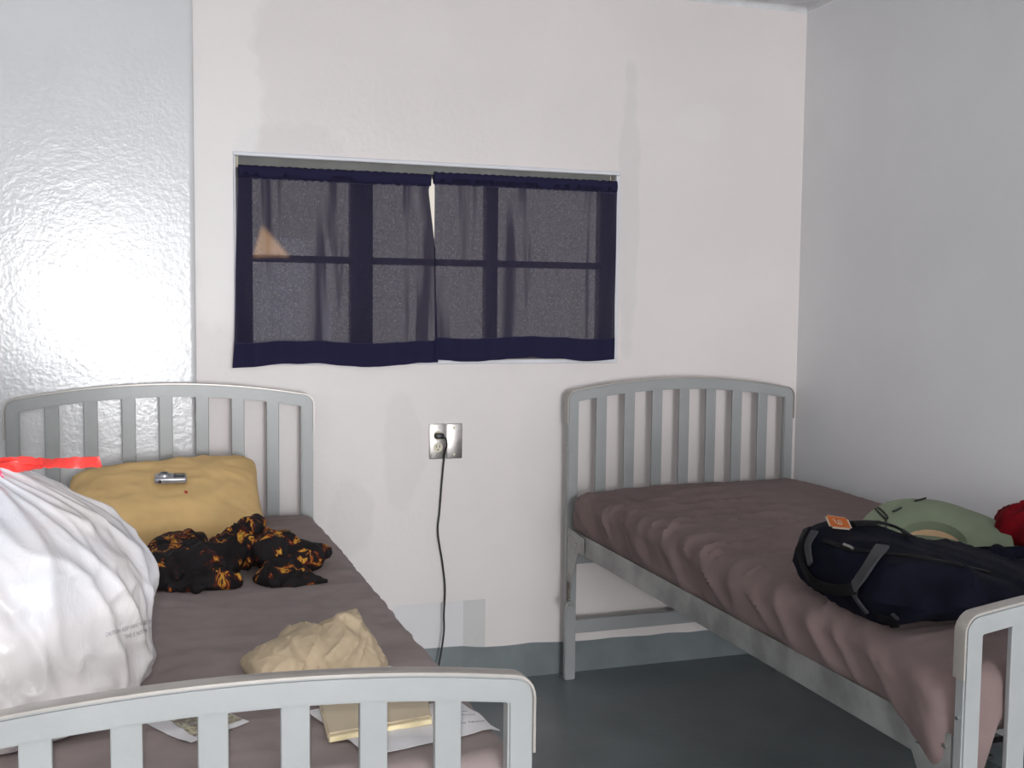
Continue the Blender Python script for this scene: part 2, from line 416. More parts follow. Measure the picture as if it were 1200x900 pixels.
bm = bmesh.new(); q(bm, (XW, .2, ZC), (0, .2, ZC), (0, YS, ZC), (XW, YS, ZC)); struct(obj('ceiling', bm, M['ceil'], smooth=False))
# hollow plaster fillet between walls and ceiling
bm = bmesh.new(); rr = .02
for k in range(6):
    a0, a1 = k/6*PI/2, (k+1)/6*PI/2
    f = lambda a: (rr*(1-math.cos(a)), rr*(1-math.sin(a)))
    (a, b), (c, e) = f(a0), f(a1)
    q(bm, (XW, -a, ZC-b), (0, -a, ZC-b), (0, -c, ZC-e), (XW, -c, ZC-e)); q(bm, (-a, 0, ZC-b), (-a, YS, ZC-b), (-c, YS, ZC-e), (-c, 0, ZC-e))
bmesh.ops.remove_doubles(bm, verts=bm.verts, dist=1e-5); struct(obj('trim_3', bm, M['ceil']))

# ------------------------------------------------------------------ window
win = thing('window_1', '', ''); del win['label'], win['category']; struct(win)
bm = bmesh.new(); y0, y1 = .055, .10
fx1, fx2, fz1, fz2 = -2.085, -.825, 1.205, 1.812
for lo, hi in (((WX1, y0, WZ1), (fx1, y1, WZ2)), ((fx2, y0, WZ1), (WX2, y1, WZ2)), ((fx1, y0, WZ1), (fx2, y1, fz1)), ((fx1, y0, fz2), (fx2, y1, WZ2))): box(bm, lo, hi, .003)
struct(obj('window_frame', bm, M['winframe'], win))
for (xa, xb) in ((-1.756, -1.678), (-1.268, -1.223)):
    struct(obj('mullion', newbox((xa, y0-.004, fz1), (xb, y1, fz2), .004), M['winframe'], win))
for (xa, xb) in ((fx1, -1.756), (-1.678, -1.268), (-1.223, fx2)):
    struct(obj('muntin', newbox((xa, y0+.01, 1.506), (xb, y1-.005, 1.530), .003), M['winframe'], win))
    for za, zb in ((fz1, 1.506), (1.530, fz2)):
        struct(obj('pane', newbox((xa, .078, za), (xb, .082, zb)), M['glass'], win, smooth=False))
# slim metal surround standing proud of the wall
bm = bmesh.new(); t = .012
for lo, hi in (((WX1-t*.4, -.010, WZ2-.006), (WX2+t, .02, WZ2+t*.6)), ((WX2-.004, -.0095, WZ1+.004), (WX2+t-.001, .02, WZ2-.006)), ((WX1-t*.4+.001, -.0095, WZ1+.004), (WX1+.004, .02, WZ2-.006)), ((WX1-t*.4, -.012, WZ1-.012), (WX2+t, .02, WZ1+.004))): box(bm, lo, hi, .003)
struct(obj('window_sill', bm, M['white'], win, smooth=False))
rod = thing('curtain_rod', 'flat grey metal curtain rod across the top of the window', 'curtain rod', (-1.46, 0, 1.82))
bm = newbox((-.675, -.022, -.005), (.64, -.012, .024), .002); obj('bar', bm, M['rod'], rod)
for sx in (-.672, .638):
    bm = newbox((sx-.006, -.02, -.004), (sx+.006, .02, .020), .002); box(bm, (sx-.010, -.008, -.012), (sx+.010, -.002, .026), .002); obj('bracket', bm, M['ivory'], rod)

def make_curtain(label, x0, x1, zt, zb, seed, splay0, splay1, gap):
    t = thing('curtain', label, 'curtain', ((x0+x1)/2, 0, zb), 0, 'pair of navy window curtains')
    cx = (x0+x1)/2; W = x1-x0; H = zt-zb; ph = .045/H; hh = .075/H
    def P(u, v, off=0):                                   # v 0 bottom .. 1 top
        amp = .013*(1-.35*v)
        fx = u*W*11+seed
        y = -.030+amp*nz(fx, v*1.2, seed)+.006*nz(fx*2.3, v*2, seed+4)+.003*math.sin(u*W*150+seed)*max(0, v-.75)*4
        y += .006*(1-v)*math.sin(u*W*19+seed)
        xx = -W/2+u*W+.006*nz(fx*1.3, v*3, 9+seed)*(1-v)
        # edges lean: gathered neck near the top, splayed foot
        xx += splay0*(1-u)*(1-v)**1.2+splay1*u*(1-v)**1.2
        g = max(0, min(1, (v-.60)/.30)); g *= max(.25, min(1, (1.02-v)/.10))
        if gap > 0: xx -= .020*(u**7)*g
        else: xx += .003*((1-u)**8)*g; y -= .004
        z = v*H+.005*nz(u*9+seed, 0, 3)*(1-v)-(.007*math.sin(u*PI*3+seed)*(1-v)**3)
        if v > .99: z += .004*nz(u*W*90, seed)
        return Vector((xx, min(y, -.0225)-off, z))
    obj('curtain_cloth', grid(150, 70, lambda u, v: P(u, hh+v*(1-hh-ph*.5))), M['curtain'], t)
    obj('hem', solidify(grid(150, 8, lambda u, v: P(u, v*(hh+.006), .0015)), .0012), M['hem'], t)
    def pocket(u, a):
        w = a*2*PI; r = .021+.0022*nz(u*W*70, math.cos(w)*1.5, seed)+.001*math.sin(u*W*240)
        b = P(u, 1-ph*.55)
        return Vector((b.x, -.022+math.cos(w)*.011-.002, H-.021+math.sin(w)*r))
    obj('rod_pocket', grid(220, 14, pocket), M['hem'], t)
    for vv, off in ((hh+.004, .0035), (1-ph, .004)):
        pts = [P(k/90, vv, off) for k in range(91)]; obj('stitching', tube(bmesh.new(), pts, .0007, 4), M['stitch'], t)
    return t
make_curtain('left navy blue curtain of the window, over the glossy wall side', -2.135, -1.481, 1.815, 1.160, 1.7, -.024, .018, 1)
make_curtain('right navy blue curtain of the window, nearer the wall corner', -1.484, -.796, 1.824, 1.176, 6.1, .010, -.002, -1)

# ------------------------------------------------------------------ beds
def end_outline(W, zt, rise, inset, rc, n=28):
    """points of the arched end frame: up the left post, over, down the right post"""
    h = W/2-inset; top = lambda x: zt+rise*(1-(2*x/W)**2)-inset
    r = max(.004, rc-inset); pts = []
    zc = top(h-r)-r
    for k in range(7):
        a = PI-k/6*(PI/2-.12); pts.append((-h+r+r*math.cos(a), zc+r*math.sin(a)))
    x0 = pts[-1][0]
    for k in range(1, n): x = x0+(-2*x0)*k/n; pts.append((x, top(x)))
    pts += [(-x, z) for x, z in reversed(pts[:7])]
    return pts
def end_frame(parent, name, y, W, zt, rise, face, mleg=0, cross=()):
    """posts and arched top rail in one piece; slats, strip and crossbars below it"""
    D = .026; ys = y-D/2; ye = y+D/2
    out = end_outline(W, zt, rise, 0, .034); inn = end_outline(W, zt, rise, face, .034)
    out = [(-W/2, 0.)]+out+[(W/2, 0.)]; inn = [(-W/2+face, 0.)]+inn+[(W/2-face, 0.)]
    bm = bmesh.new(); L = []
    for (a, b) in zip(out, inn): L.append([bm.verts.new((a[0], ys, a[1])), bm.verts.new((a[0], ye, a[1])), bm.verts.new((b[0], ye, b[1])), bm.verts.new((b[0], ys, b[1]))])
    for A, B in zip(L[:-1], L[1:]):
        for k in range(4): bm.faces.new((A[k], A[(k+1) % 4], B[(k+1) % 4], B[k]))
    bm.faces.new(L[0]); bm.faces.new(L[-1][::-1])
    bmesh.ops.recalc_face_normals(bm, faces=bm.faces)
    es = [e for e in bm.edges if len(e.link_faces) == 2 and e.calc_face_angle(0) > R(70)]
    bmesh.ops.bevel(bm, geom=es, offset=.0035, segments=2, affect='EDGES')
    f = obj(name, bm, M['bed'], parent, smooth=False)
    top = lambda x: zt+rise*(1-(2*x/W)**2)-face
    n = 8; pitch = (W-face)/n
    for k in range(1, n):
        x = -W/2+face/2+pitch*k; w = .0205
        bm = newbox((x-w, y-.006, .455), (x+w, y+.006, top(x)+.006), .002); obj('slat', bm, M['bed'], f, smooth=False)
    bm = newbox((-W/2+face-.003, y-.012, .43), (W/2-face+.003, y+.012, .47), .003); obj('crossbar', bm, M['bed'], f, smooth=False)
    for (z0, z1) in cross:
        obj('crossbar', newbox((-W/2+face-.003, y-.012, z0), (W/2-face+.003, y+.008, z1), .003), M['bed'], f, smooth=False)
    # worn steel edge strip hugging the top and both corners
    path = end_outline(W, zt, rise, 0, .034); path = [(-W/2, zt-.115)]+path+[(W/2, zt-.115)]
    path3 = [Vector((a, y, b)) for a, b in path]; ups = []
    for i in range(len(path3)):
        tt = path3[min(i+1, len(path3)-1)]-path3[max(i-1, 0)]; ups.append(Vector((-tt.z, 0, tt.x)).normalized())
    bm = bmesh.new(); tube(bm, [p+u*.0022 for p, u in zip(path3, ups)], 0, 8, flat=(.0145, .0026), up=ups); obj('edge_strip', bm, M['strip'], f)
    for sx in (-1, 1):
        for (zz, rr) in ((zt-.095, .0045), (zt-.19, .0035)): obj('rivet', cyl(bmesh.new(), (sx*(W/2-.002), y, zz), (sx*(W/2+.0045), y, zz), rr, 12), M['chrome'], f)
    return f
def make_bed(label, loc, rot, L):
    W = .935; FC = .040
    b = thing('bed', label, 'bed', loc, R(rot), 'institutional metal beds')
    end_frame(b, 'headboard', 0, W, 1.058, .046, FC, cross=((.172, .222),))
    end_frame(b, 'footboard', -L, W, .800, .040, FC, cross=((.172, .222),))
    for sx in (-1, 1):
        bm = bmesh.new()                                        # angle-iron side rail
        prof = [(0, .566), (0, .496), (-.030, .496), (-.030, .499), (-.0035, .499), (-.0035, .566)]
        prof = [(sx*(W/2-.006+p[0]), p[1]) for p in prof]
        A = [bm.verts.new((x, -.020, z)) for x, z in prof]; B = [bm.verts.new((x, -L+.020, z)) for x, z in prof]
        for k in range(6): bm.faces.new((A[k], A[(k+1) % 6], B[(k+1) % 6], B[k]))
        bm.faces.new(A); bm.faces.new(B[::-1]); r = obj('side_rail', bm, M['rail'], b)
        x = sx*(W/2-.004)
        for s, ye in ((1, -.018), (-1, -L+.018)):
            g = poly_prism([(ye, .572), (ye-s*.150, .560), (ye-s*.150, .500), (ye-s*.105, .500), (ye-s*.050, .405), (ye-s*.042, .350), (ye, .350)], x, x+sx*.004, 'x')
            gb = obj('gusset', g, M['rail'], r, smooth=False)
            for (yy, zz) in ((ye-s*.012, .545), (ye-s*.012, .40), (ye-s*.050, .540), (ye-s*.085, .525)): obj('bolt', cyl(bmesh.new(), (x, yy, zz), (x+sx*.008, yy, zz), .0045, 12), M['steel'], r)
            pts = [(x+sx*.004+.006*math.cos(k*.9), ye-s*.020+.006*math.sin(k*.9), .375-k*.0011) for k in range(60)]
            obj('spring', tube(bmesh.new(), pts, .0016, 6), M['rust'], r)
            bm = cyl(bmesh.new(), (x+sx*.008, ye-s*.030, .290), (x+sx*.008, ye-s*.044, .290), .019, 24); cyl(bm, (x+sx*.008, ye-s*.044, .290), (x+sx*.008, ye-s*.049, .290), .008, 16)
            obj('roller', bm, M['rail'], r)
    # flat link springs that carry the mattress
    bm = bmesh.new()
    for k in range(10): yy = -.10-k*(L-.2)/9; box(bm, (-W/2+.03, yy-.012, .500), (W/2-.03, yy+.012, .506))
    for k in range(5): xx = -.36+k*.18; box(bm, (xx-.008, -L+.03, .506), (xx+.008, -.03, .511))
    obj('spring_deck', bm, M['dark'], b, smooth=False)
    return b
LR, LL = 1.995, 2.078
make_bed('grey metal bed in the wall corner, holding the dark duffel bag', (-.525, -.064, 0), .281, LR)
make_bed('grey metal bed on the left, holding the white bag and tan pillow', (-2.369, -.065, 0), 1.515, LL)

def mat_l():
    hx, hy, hz = .460, LL/2-.020, .082
    def d(p, n):
        top = max(0, n.z); side = 1-abs(n.z)
        f = ridge(p.y*7+nz(p.x*3, p.y*2)*1.2, p.x*1.6, 3)*.004+nz(p.x*3, p.y*3, 1)*.004+ridge(p.x*6+p.y*3, p.y*1.5, 8)*.003+ridge(p.y*13+nz(p.x*4, p.y*4), p.x*2, 5)**3*.004
        s = ridge((p.y+p.z)*9, p.x, 5)*.008*side
        dz = -.004*(p.x/hx)**4*top
        return n*(f*top+s*(.3 if abs(n.y) > .6 else 1)+nz(p.x*20, p.y*20, p.z*20)*.0008)+Vector((0, 0, dz))
    return rbox((hx, hy, hz), .030, .014, d)
t = thing('mattress', 'mattress under a taupe fitted sheet, on the left bed', 'mattress', (-2.369, -.065, 0), R(1.515), 'bed mattresses')
sh = obj('fitted_sheet', mat_l(), M['sheet'], t); sh.location = (0, -LL/2, .588)
bv_l = bvh_of(sh)
def mat_r():
    hx, hy, hz = .450, LR/2-.028, .078
    def d(p, n):
        top = max(0, n.z); side = max(0, min(1, 1-abs(n.z))); down = max(0, hz-p.z)
        lf = 1 if p.x < 0 else .3
        s = p.y+down*1.3+nz(p.x*2, p.y*1.5, 2)*.09
        near = max(0, min(1, (-p.x+.30)/.5)); mid = math.exp(-((p.y-.25)/.62)**2)
        f = ridge(s*7.5, p.x*1.2, 3)*.019*near*(.25+mid)+ridge(s*15, p.x*2.2, 6)*.009*near*(.3+mid)
        f += nz(p.x*3, p.y*3, 1)*.005+ridge(s*20+nz(p.x*5, p.y*5)*.8, p.x*1.5, 9)**3*.0065*(.3+near)*(.4+mid)
        q0 = min(1, down/(2*hz)); g = (ridge(s*4.2, p.z*1.5, 11)*.024+ridge(s*9+p.z*4, 0, 4)*.009+ridge(s*17+p.z*6, p.x, 14)**3*.006)*side*lf*(1-.75*q0*q0)
        off = n*(f*top+g+nz(p.x*20, p.y*20, p.z*20)*.0008)
        off.z += .018*(p.x/hx)*max(0, p.z/hz)+.010*math.exp(-((p.y-.75)/.2)**2)*top*(p.x > -.3)
        if p.x < -hx*.8 and down > .01:                          # loose sheet sags over the rail and further towards the foot
            k = max(0, min(1, (-p.y-.78)/.19)); k = k*k*(3-2*k)
            q = min(1, down/(2*hz))
            hang = (.004+.125*k+.006*nz(p.y*7, 3)+.003*nz(p.y*17, 5))
            off.z -= q*q*hang; off.x -= q*(.010+.014*k*(1+nz(p.y*9, 2)))
        return off
    return rbox((hx, hy, hz), .045, .010, d)
t = thing('mattress', 'mattress under a wrinkled brown-grey sheet, on the bed in the corner', 'mattress', (-.525, -.064, 0), R(.281), 'bed mattresses')
sh2 = obj('fitted_sheet', mat_r(), M['sheet2'], t); sh2.location = (0, -LR/2, .625)
bv_r = bvh_of(sh2)

# ------------------------------------------------------------------ outlet and cord
t = thing('power_outlet', 'steel double-gang power outlet plate on the wall between the beds', 'outlet', (-1.428, 0, .886))
bm = newbox((-.060, -.006, -.0625), (-.0015, 0, .0625), .0025); obj('cover_plate', bm, M['steel'], t)
bm = newbox((.0015, -.007, -.0625), (.060, 0, .0625), .003); pl = obj('blank_plate', bm, M['steel'], t)
for zz in (-.047, .047): obj('screw', cyl(bmesh.new(), (.029, -.0065, zz), (.029, -.010, zz), .0045, 12), M['ivory'], pl)
for zz in (-.021, .021):
    bm = bmesh.new(); cyl(bm, (-.029, -.0055, zz), (-.029, -.0085, zz), .0165, 24); rc = obj('receptacle', bm, M['ivory'], t)
    for bm in (newbox((-.036, -.009, zz-.001), (-.0335, -.0083, zz+.009)), newbox((-.0245, -.009, zz-.001), (-.022, -.0083, zz+.009)), cyl(bmesh.new(), (-.029, -.0083, zz-.008), (-.029, -.009, zz-.008), .0025, 10)):
        obj('slot', bm, M['dark'], rc, smooth=False)
obj('center_screw', cyl(bmesh.new(), (-.029, -.005, 0), (-.029, -.0085, 0), .0035, 12), M['chrome'], t)
t = thing('power_lead', 'black power cord plugged into the outlet and hanging down the wall', 'cord', (-1.457, -.0095, .907))
o0 = Vector((-1.457, -.0095, .907))
obj('plug', newbox((-.014, -.028, -.009), (.016, 0, .010), .004), M['cord'], t)
pts = [(-1.443, -.026, .905), (-1.434, -.030, .895), (-1.430, -.024, .872), (-1.434, -.014, .845), (-1.442, -.010, .758), (-1.451, -.010, .637), (-1.457, -.011, .561), (-1.440, -.012, .452), (-1.430, -.012, .359), (-1.433, -.010, .266), (-1.434, -.012, .189), (-1.457, -.020, .066), (-1.480, -.030, .012), (-1.56, -.045, .0035), (-1.72, -.05, .0035), (-1.9, -.08, .0035)]
obj('cable', tube(bmesh.new(), [Vector(p)-o0 for p in catmull(pts, 10)], .0034, 10), M['cord'], t)

# ------------------------------------------------------------------ pillow, shirt, camera
def pillow():
    a, b, T = .288, .212, .082
    def side(sg):
        def fn(u, v):
            u, v = u*2-1, v*2-1
            h = T*max(0, (1-u**4)*(1-v**4))**.5
            h += (.006*nz(u*3, v*3, 2+sg)+.004*ridge(u*3+v*2, v*3, 5))*min(1, h/.03)
            # creases running in from the corners
            h -= .010*ridge(abs(u)*5-abs(v)*4, 1, 7)*max(0, abs(u)+abs(v)-1)*min(1, h/.02)
            x = a*u*(.95+.05*v*v)*(1-.045*v**6); y = b*v*(.93+.07*u*u)*(1-.05*u**6)
            return Vector((x, y, sg*h+.004*nz(u*4, v*4, 9)))
        return fn
    bm = grid(60, 46, side(1)); b2 = grid(60, 46, side(-1))
    me = bpy.data.meshes.new('x'); b2.to_mesh(me); b2.free(); bm.from_mesh(me); bpy.data.meshes.remove(me)
    bmesh.ops.remove_doubles(bm, verts=bm.verts, dist=.0008); return bm
pil = obj('pillow', pillow(), M['pillow'])
tag(pil, 'tan pillow leaning against the headboard of the left bed', 'pillow')
pil.location = (-2.372, -.285, .754); pil.rotation_euler = (R(24), R(-3.5), R(-1))
bv_p = bvh_of(pil)
em = obj('embroidered_mark', newbox((-.004, -.007, 0), (.004, .007, .0012), .0005), M['redthread'], None)
hit = bv_p.ray_cast(CAM, dirn(218, 577))
def lay(o, hit, rz=0, lift=.0):
    n = hit[1]; 
    if n.dot(CAM-hit[0]) < 0: n = -n
    q_ = n.to_track_quat('Z', 'Y'); o.rotation_mode = 'QUATERNION'; o.rotation_quaternion = q_ @ Matrix.Rotation(rz, 3, 'Z').to_quaternion(); o.location = hit[0]+n*lift
def child_keep(o, p):
    mw = Matrix.LocRotScale(o.location, o.rotation_quaternion if o.rotation_mode == 'QUATERNION' else o.rotation_euler, o.scale)
    pw = Matrix.LocRotScale(p.location, p.rotation_euler, p.scale); o.parent = p; o.matrix_parent_inverse = pw.inverted(); 
lay(em, hit, R(25)); child_keep(em, pil)
em['label'] = 'tiny red mark on the pillowcase'
# small silver camera lying on the pillow
cm = thing('compact_camera', 'small silver compact camera lying on the tan pillow', 'camera')
hit = bv_p.ray_cast(CAM, dirn(200, 566)); n = hit[1] if hit[1].dot(CAM-hit[0]) > 0 else -hit[1]
n = (n+Vector((0, 0, 1.1))).normalized()
cm.location = hit[0]+n*.004; cm.rotation_euler = (R(8), R(1), R(0))
body = obj('body', newbox((-.046, -.028, 0), (.046, .028, .020), .006, 3), M['silver'], cm)
bm = bmesh.new(); cyl(bm, (-.018, 0, .019), (-.018, 0, .025), .019, 28, .017); cyl(bm, (-.018, 0, .025), (-.018, 0, .028), .014, 28); obj('lens_ring', bm, M['silver'], cm)
obj('lens', cyl(bmesh.new(), (-.018, 0, .0275), (-.018, 0, .0285), .010, 24), M['lens'], cm)
obj('grip_panel', newbox((.008, -.022, .0195), (.040, .018, .0215), .001), M['lens'], cm)
obj('shutter_button', cyl(bmesh.new(), (-.030, -.027, .010), (-.030, -.031, .010), .005, 16), M['chrome'], cm)

def sm(u, v, z): return at(u, v, z=z)
parts = []
def add(u, v, z, r, rot=0, dy=0): p = at(u, v, z=z); p.y += dy; parts.append((p, r, rot))
add(185, 668, .705, (.075, .10, .050), 10); add(225, 662, .71, (.075, .11, .055), 20); add(208, 640, .72, (.09, .05, .035), 30)
add(262, 655, .71, (.055, .12, .055), -10); add(283, 640, .725, (.05, .08, .065), 15); add(296, 628, .745, (.035, .06, .062), 0)
add(320, 645, .72, (.06, .09, .055), -25); add(330, 675, .685, (.075, .06, .030), 8); add(350, 655, .70, (.07, .05, .040), 20)
add(372, 648, .705, (.05, .032, .028), 25); add(355, 682, .678, (.065, .03, .018), 6); add(240, 683, .69, (.09, .035, .028), 5); add(130, 668, .70, (.09, .09, .05), 0)
def d_shirt(p, n):
    w = Vector((nz(p.x*9, p.y*9, p.z*9), nz(p.x*9+5, p.y*9, p.z*9), 0))*.25
    q_ = p+w*.35
    return n*(ridge(q_.x*16+q_.y*6, q_.y*8-q_.z*6, 1)*.016+ridge(q_.x*8-q_.y*22, q_.z*14, 4)*.009-.010+nz(p.x*45, p.y*45, p.z*45)*.002)
shirt = blob('shirt', parts, .0065, M['flames'], d_shirt, 3, floor_fn=lambda x, y: top_of(bv_l, x, y)+.001)
tag(shirt, 'crumpled black shirt with flame print lying in front of the tan pillow', 'shirt')

# ------------------------------------------------------------------ khaki cap
parts = []
add(330, 778, .70, (.060, .07, .040), 15); add(318, 775, .69, (.055, .06, .028), 25); add(365, 765, .705, (.065, .085, .052), 0); add(400, 762, .71, (.065, .085, .058), -10)
add(408, 745, .735, (.035, .040, .048), -15); add(425, 775, .69, (.042, .07, .035), -5); add(352, 755, .71, (.05, .04, .040), 20); add(412, 732, .748, (.022, .024, .034), 0)
def d_cap(p, n):
    q_ = p+Vector((nz(p.x*10, p.y*10, 3), nz(p.x*10, p.y*10, 8), 0))*.03
    return n*(ridge(q_.x*11+q_.y*8, q_.z*9, 2)*.008+ridge(q_.x*24-q_.z*20, q_.y*12, 6)**2*.006+ridge(q_.x*50+q_.z*30, q_.y*40, 1)**2*.0025-.006+nz(p.x*60, p.y*60, p.z*60)*.001)
cap = blob('cap', parts, .0045, M['khaki'], d_cap, 3, floor_fn=lambda x, y: top_of(bv_l, x, y)+.001)
tag(cap, 'crumpled khaki cloth cap on the left bed, behind the footboard', 'cap')
bvc = bvh_of(cap)
for line in ([(404, 722), (403, 735), (404, 750)], [(300, 775), (322, 768), (345, 772), (362, 782)]):
    pts = []
    for k in range(len(line)-1):
        for s in range(8):
            u = line[k][0]+(line[k+1][0]-line[k][0])*s/8; v = line[k][1]+(line[k+1][1]-line[k][1])*s/8
            h = bvc.ray_cast(CAM, dirn(u, v))
            if h[0]: pts.append(h[0])
    if len(pts) > 3: obj('seam', tube(bmesh.new(), pts, .0014, 6), M['khaki'], cap)

# ------------------------------------------------------------------ trash bag
BX, BY = -2.665, -1.725
prof = [(.664, .0), (.664, .16), (.668, .205), (.69, .235), (.72, .253), (.76, .262), (.81, .266), (.86, .268), (.90, .264), (.935, .250), (.965, .226), (.99, .200), (1.015, .170), (1.04, .135), (1.065, .095), (1.085, .060), (1.10, .038), (1.115, .034), (1.14, .050), (1.165, .066)]
def bagfn(u, v):
    f = v*(len(prof)-1); i = min(int(f), len(prof)-2); k = f-i
    z = prof[i][0]*(1-k)+prof[i+1][0]*k; r = prof[i][1]*(1-k)+prof[i+1][1]*k
    a = u*2*PI; ca, sa = math.cos(a), math.sin(a)
    tw = a+(z-.9)*1.6
    k2 = max(0, min(1, (z-.66)/.05)); up = max(0, min(1, (z-.84)/.2))
    c1, s1 = math.cos(tw), math.sin(tw)
    q_ = Vector((c1, s1, 0))
    f1 = ridge(c1*1.7+3, s1*1.7, z*3.0)*(.014+.012*up)+ridge(c1*3.2, s1*3.2+7, z*6)*.013+ridge(ca*6+z*7, sa*6, z*15)*.006+nz(ca*14, sa*14, z*40)*.0012
    cr = (math.sin(tw*11+3*nz(c1*2, s1*2, z*3))*.5+.5)*.013*up
    big = nz(ca*1.3, sa*1.3+5, z*4)*.014
    r2 = r+(f1-.012+cr+big)*k2*min(1, r/.08)
    nl = max(0, z-1.0)*.35                                # neck leans away to the left
    return Vector((r2*ca*1.0-nl, r2*sa*.90, z-.664+.004*nz(ca*3, sa*3)*k2))
bag = thing('trash_bag', 'full white plastic trash bag with red ties, on the left bed', 'bag', (BX, BY, top_of(bv_l, BX, BY)))
bm = grid(420, 260, bagfn, True)
for _ in range(5): bmesh.ops.smooth_vert(bm, verts=bm.verts, factor=.5, use_axis_x=True, use_axis_y=True, use_axis_z=True)
film_o = obj('bag_film', bm, M['film'], bag)
bvb = bvh_of(film_o)
def ribbon_at(pts, w, wob, name, m):
    P = catmull(pts, 14); bm = bmesh.new()
    ups = [Vector((.15*math.sin(i*.31), -1+.0*i, .5+.9*math.sin(i*.13+1))).normalized() for i in range(len(P))]
    P = [p+Vector((0, 0, .0022*nz(i*.35, wob))) for i, p in enumerate(P)]
    tube(bm, P, 0, 8, flat=(w, .0012), up=ups)
    return obj(name, bm, m, bag)
L0 = Vector(bag.location)
def rel(u, v, y): return at(u, v, y=y)-L0
ribbon_at([Vector((-.06, -.01, .43)), rel(-25, 556, -1.72), rel(0, 549, -1.74), rel(30, 546, -1.75), rel(60, 543, -1.76), rel(95, 542, -1.77), rel(118, 541, -1.77)], .0095, 1, 'drawstring', M['ribbon'])
ribbon_at([Vector((-.06, -.01, .43)), rel(-25, 545, -1.71), rel(0, 541, -1.73), rel(35, 540, -1.75), rel(70, 543, -1.755)], .007, 7, 'drawstring', M['ribbon'])
ribbon_at([rel(-14, 546, -1.75), rel(-6, 552, -1.765), rel(-1, 560, -1.77), rel(-2, 570, -1.77)], .007, 4, 'drawstring', M['pink'])
# two faded lines of print, wrapped onto the film
def print_on(bvh, parent, text, u0, v0, u1, v1, h, m, name='printed_text', lift=.0012):
    cu = bpy.data.curves.new('t', 'FONT'); cu.body = text; cu.size = 1; cu.resolution_u = 2
    o = bpy.data.objects.new('t', cu); C.objects.link(o); dg = bpy.context.evaluated_depsgraph_get(); dg.update()
    bm = bmesh.new(); bm.from_mesh(o.evaluated_get(dg).to_mesh()); bpy.data.objects.remove(o)
    xs = [v.co.x for v in bm.verts]; W = max(xs)
    inv = Matrix.LocRotScale(parent.location, parent.rotation_euler, None).inverted()
    dead = []
    for v in bm.verts:
        k = v.co.x/W; u = u0+(u1-u0)*k+(v0-v1)*0; vv = v0+(v1-v0)*k-v.co.y*h
        d_ = dirn(u, vv); hh = bvh.ray_cast(CAM, d_)
        if hh[0] is None: dead.append(v); continue
        v.co = inv @ (hh[0]-d_*lift)
    bmesh.ops.delete(bm, geom=dead, context='VERTS')
    return obj(name, bm, m, parent, smooth=False)
print_on(bvb, bag, 'CAUTION: KEEP AWAY AND SHE', 124, 746.5, 180, 729, 7.0, M['bagink'])
print_on(bvb, bag, 'THIS IS NOT A TO', 146, 749, 180, 739, 7.0, M['bagink'])

# ------------------------------------------------------------------ papers on the left bed
def sheet_from(px, z, name, m, th=.0006, curl=.003, parent=None, nu=14, lift=.002):
    """four-cornered paper resting on the mattress"""
    P = [at(u, v, z=z) for u, v in px]
    def fn(u, v):
        p = (P[0]*(1-u)+P[1]*u)*(1-v)+(P[3]*(1-u)+P[2]*u)*v
        return Vector((p.x, p.y, max(.662, top_of(bv_l, p.x, p.y))+lift+curl*(nz(p.x*9, p.y*9, 3)+.5)))
    return obj(name, solidify(grid(nu, nu, fn), th), m, parent)
pp = sheet_from([(360, 838), (432, 893), (586, 853), (538, 826)], .672, 'paper_sheet', M['paper'], lift=.004)
tag(pp, 'printed white paper sheet lying on the left bed under the tan booklet', 'paper')
bvp = bvh_of(pp)
print_on(bvp, pp, 'y eKany Nation s', 524, 849.5, 573, 845, 3.4, M['ink'], lift=.0006)
print_on(bvp, pp, 'in ease visit and', 520, 838.5, 556, 838, 2.6, M['ink'], lift=.0006)
print_on(bvp, pp, 'dates', 538, 834, 548, 834, 2.4, M['ink'], lift=.0006)
def booklet():
    P = [at(u, v, z=.68) for u, v in ((372, 822), (384, 868), (506, 846), (498, 812))]
    bm = bmesh.new(); r = []
    for h in (0, .012):
        r.append([bm.verts.new((p.x, p.y, .679+h)) for p in P])
    bm.faces.new(r[0][::-1]); bm.faces.new(r[1])
    for k in range(4): bm.faces.new((r[0][k], r[0][(k+1) % 4], r[1][(k+1) % 4], r[1][k]))
    bmesh.ops.bevel(bm, geom=bm.edges[:], offset=.003, segments=2, affect='EDGES'); return bm
bk = thing('booklet', 'thick tan booklet lying on the white paper behind the footboard', 'booklet')
obj('cover', booklet(), M['tanpaper'], bk)
P = [at(u, v, z=.68) for u, v in ((384, 869), (506, 847))]
obj('page_edge', tube(bmesh.new(), [P[0]+Vector((.002, -.002, .004)), (P[0]+P[1])/2+Vector((0, -.002, .0045)), P[1]+Vector((-.002, -.002, .004))], 0, 8, flat=(.004, .0045), up=Vector((0, 0, 1))), mat('cream_page_edge', (.80, .68, .42), .5, var=.05), bk)
br = sheet_from([(160, 846), (224, 874), (292, 848), (240, 826)], .672, 'leaflet', M['paper'], curl=.002)
tag(br, 'white leaflet with a mossy photo, on the left bed beside the bag', 'leaflet')
pic = sheet_from([(190, 840), (228, 866), (284, 846), (240, 828)], .672, 'printed_photo', M['moss'], th=.0004, curl=.002, parent=br, lift=.0035)
sc = sheet_from([(451, 788), (465, 789), (461, 783), (455, 782)], .672, 'paper_scrap', M['paper'], nu=4, curl=.004)
tag(sc, 'tiny white paper scrap on the left bed, right of the khaki cap', 'paper')

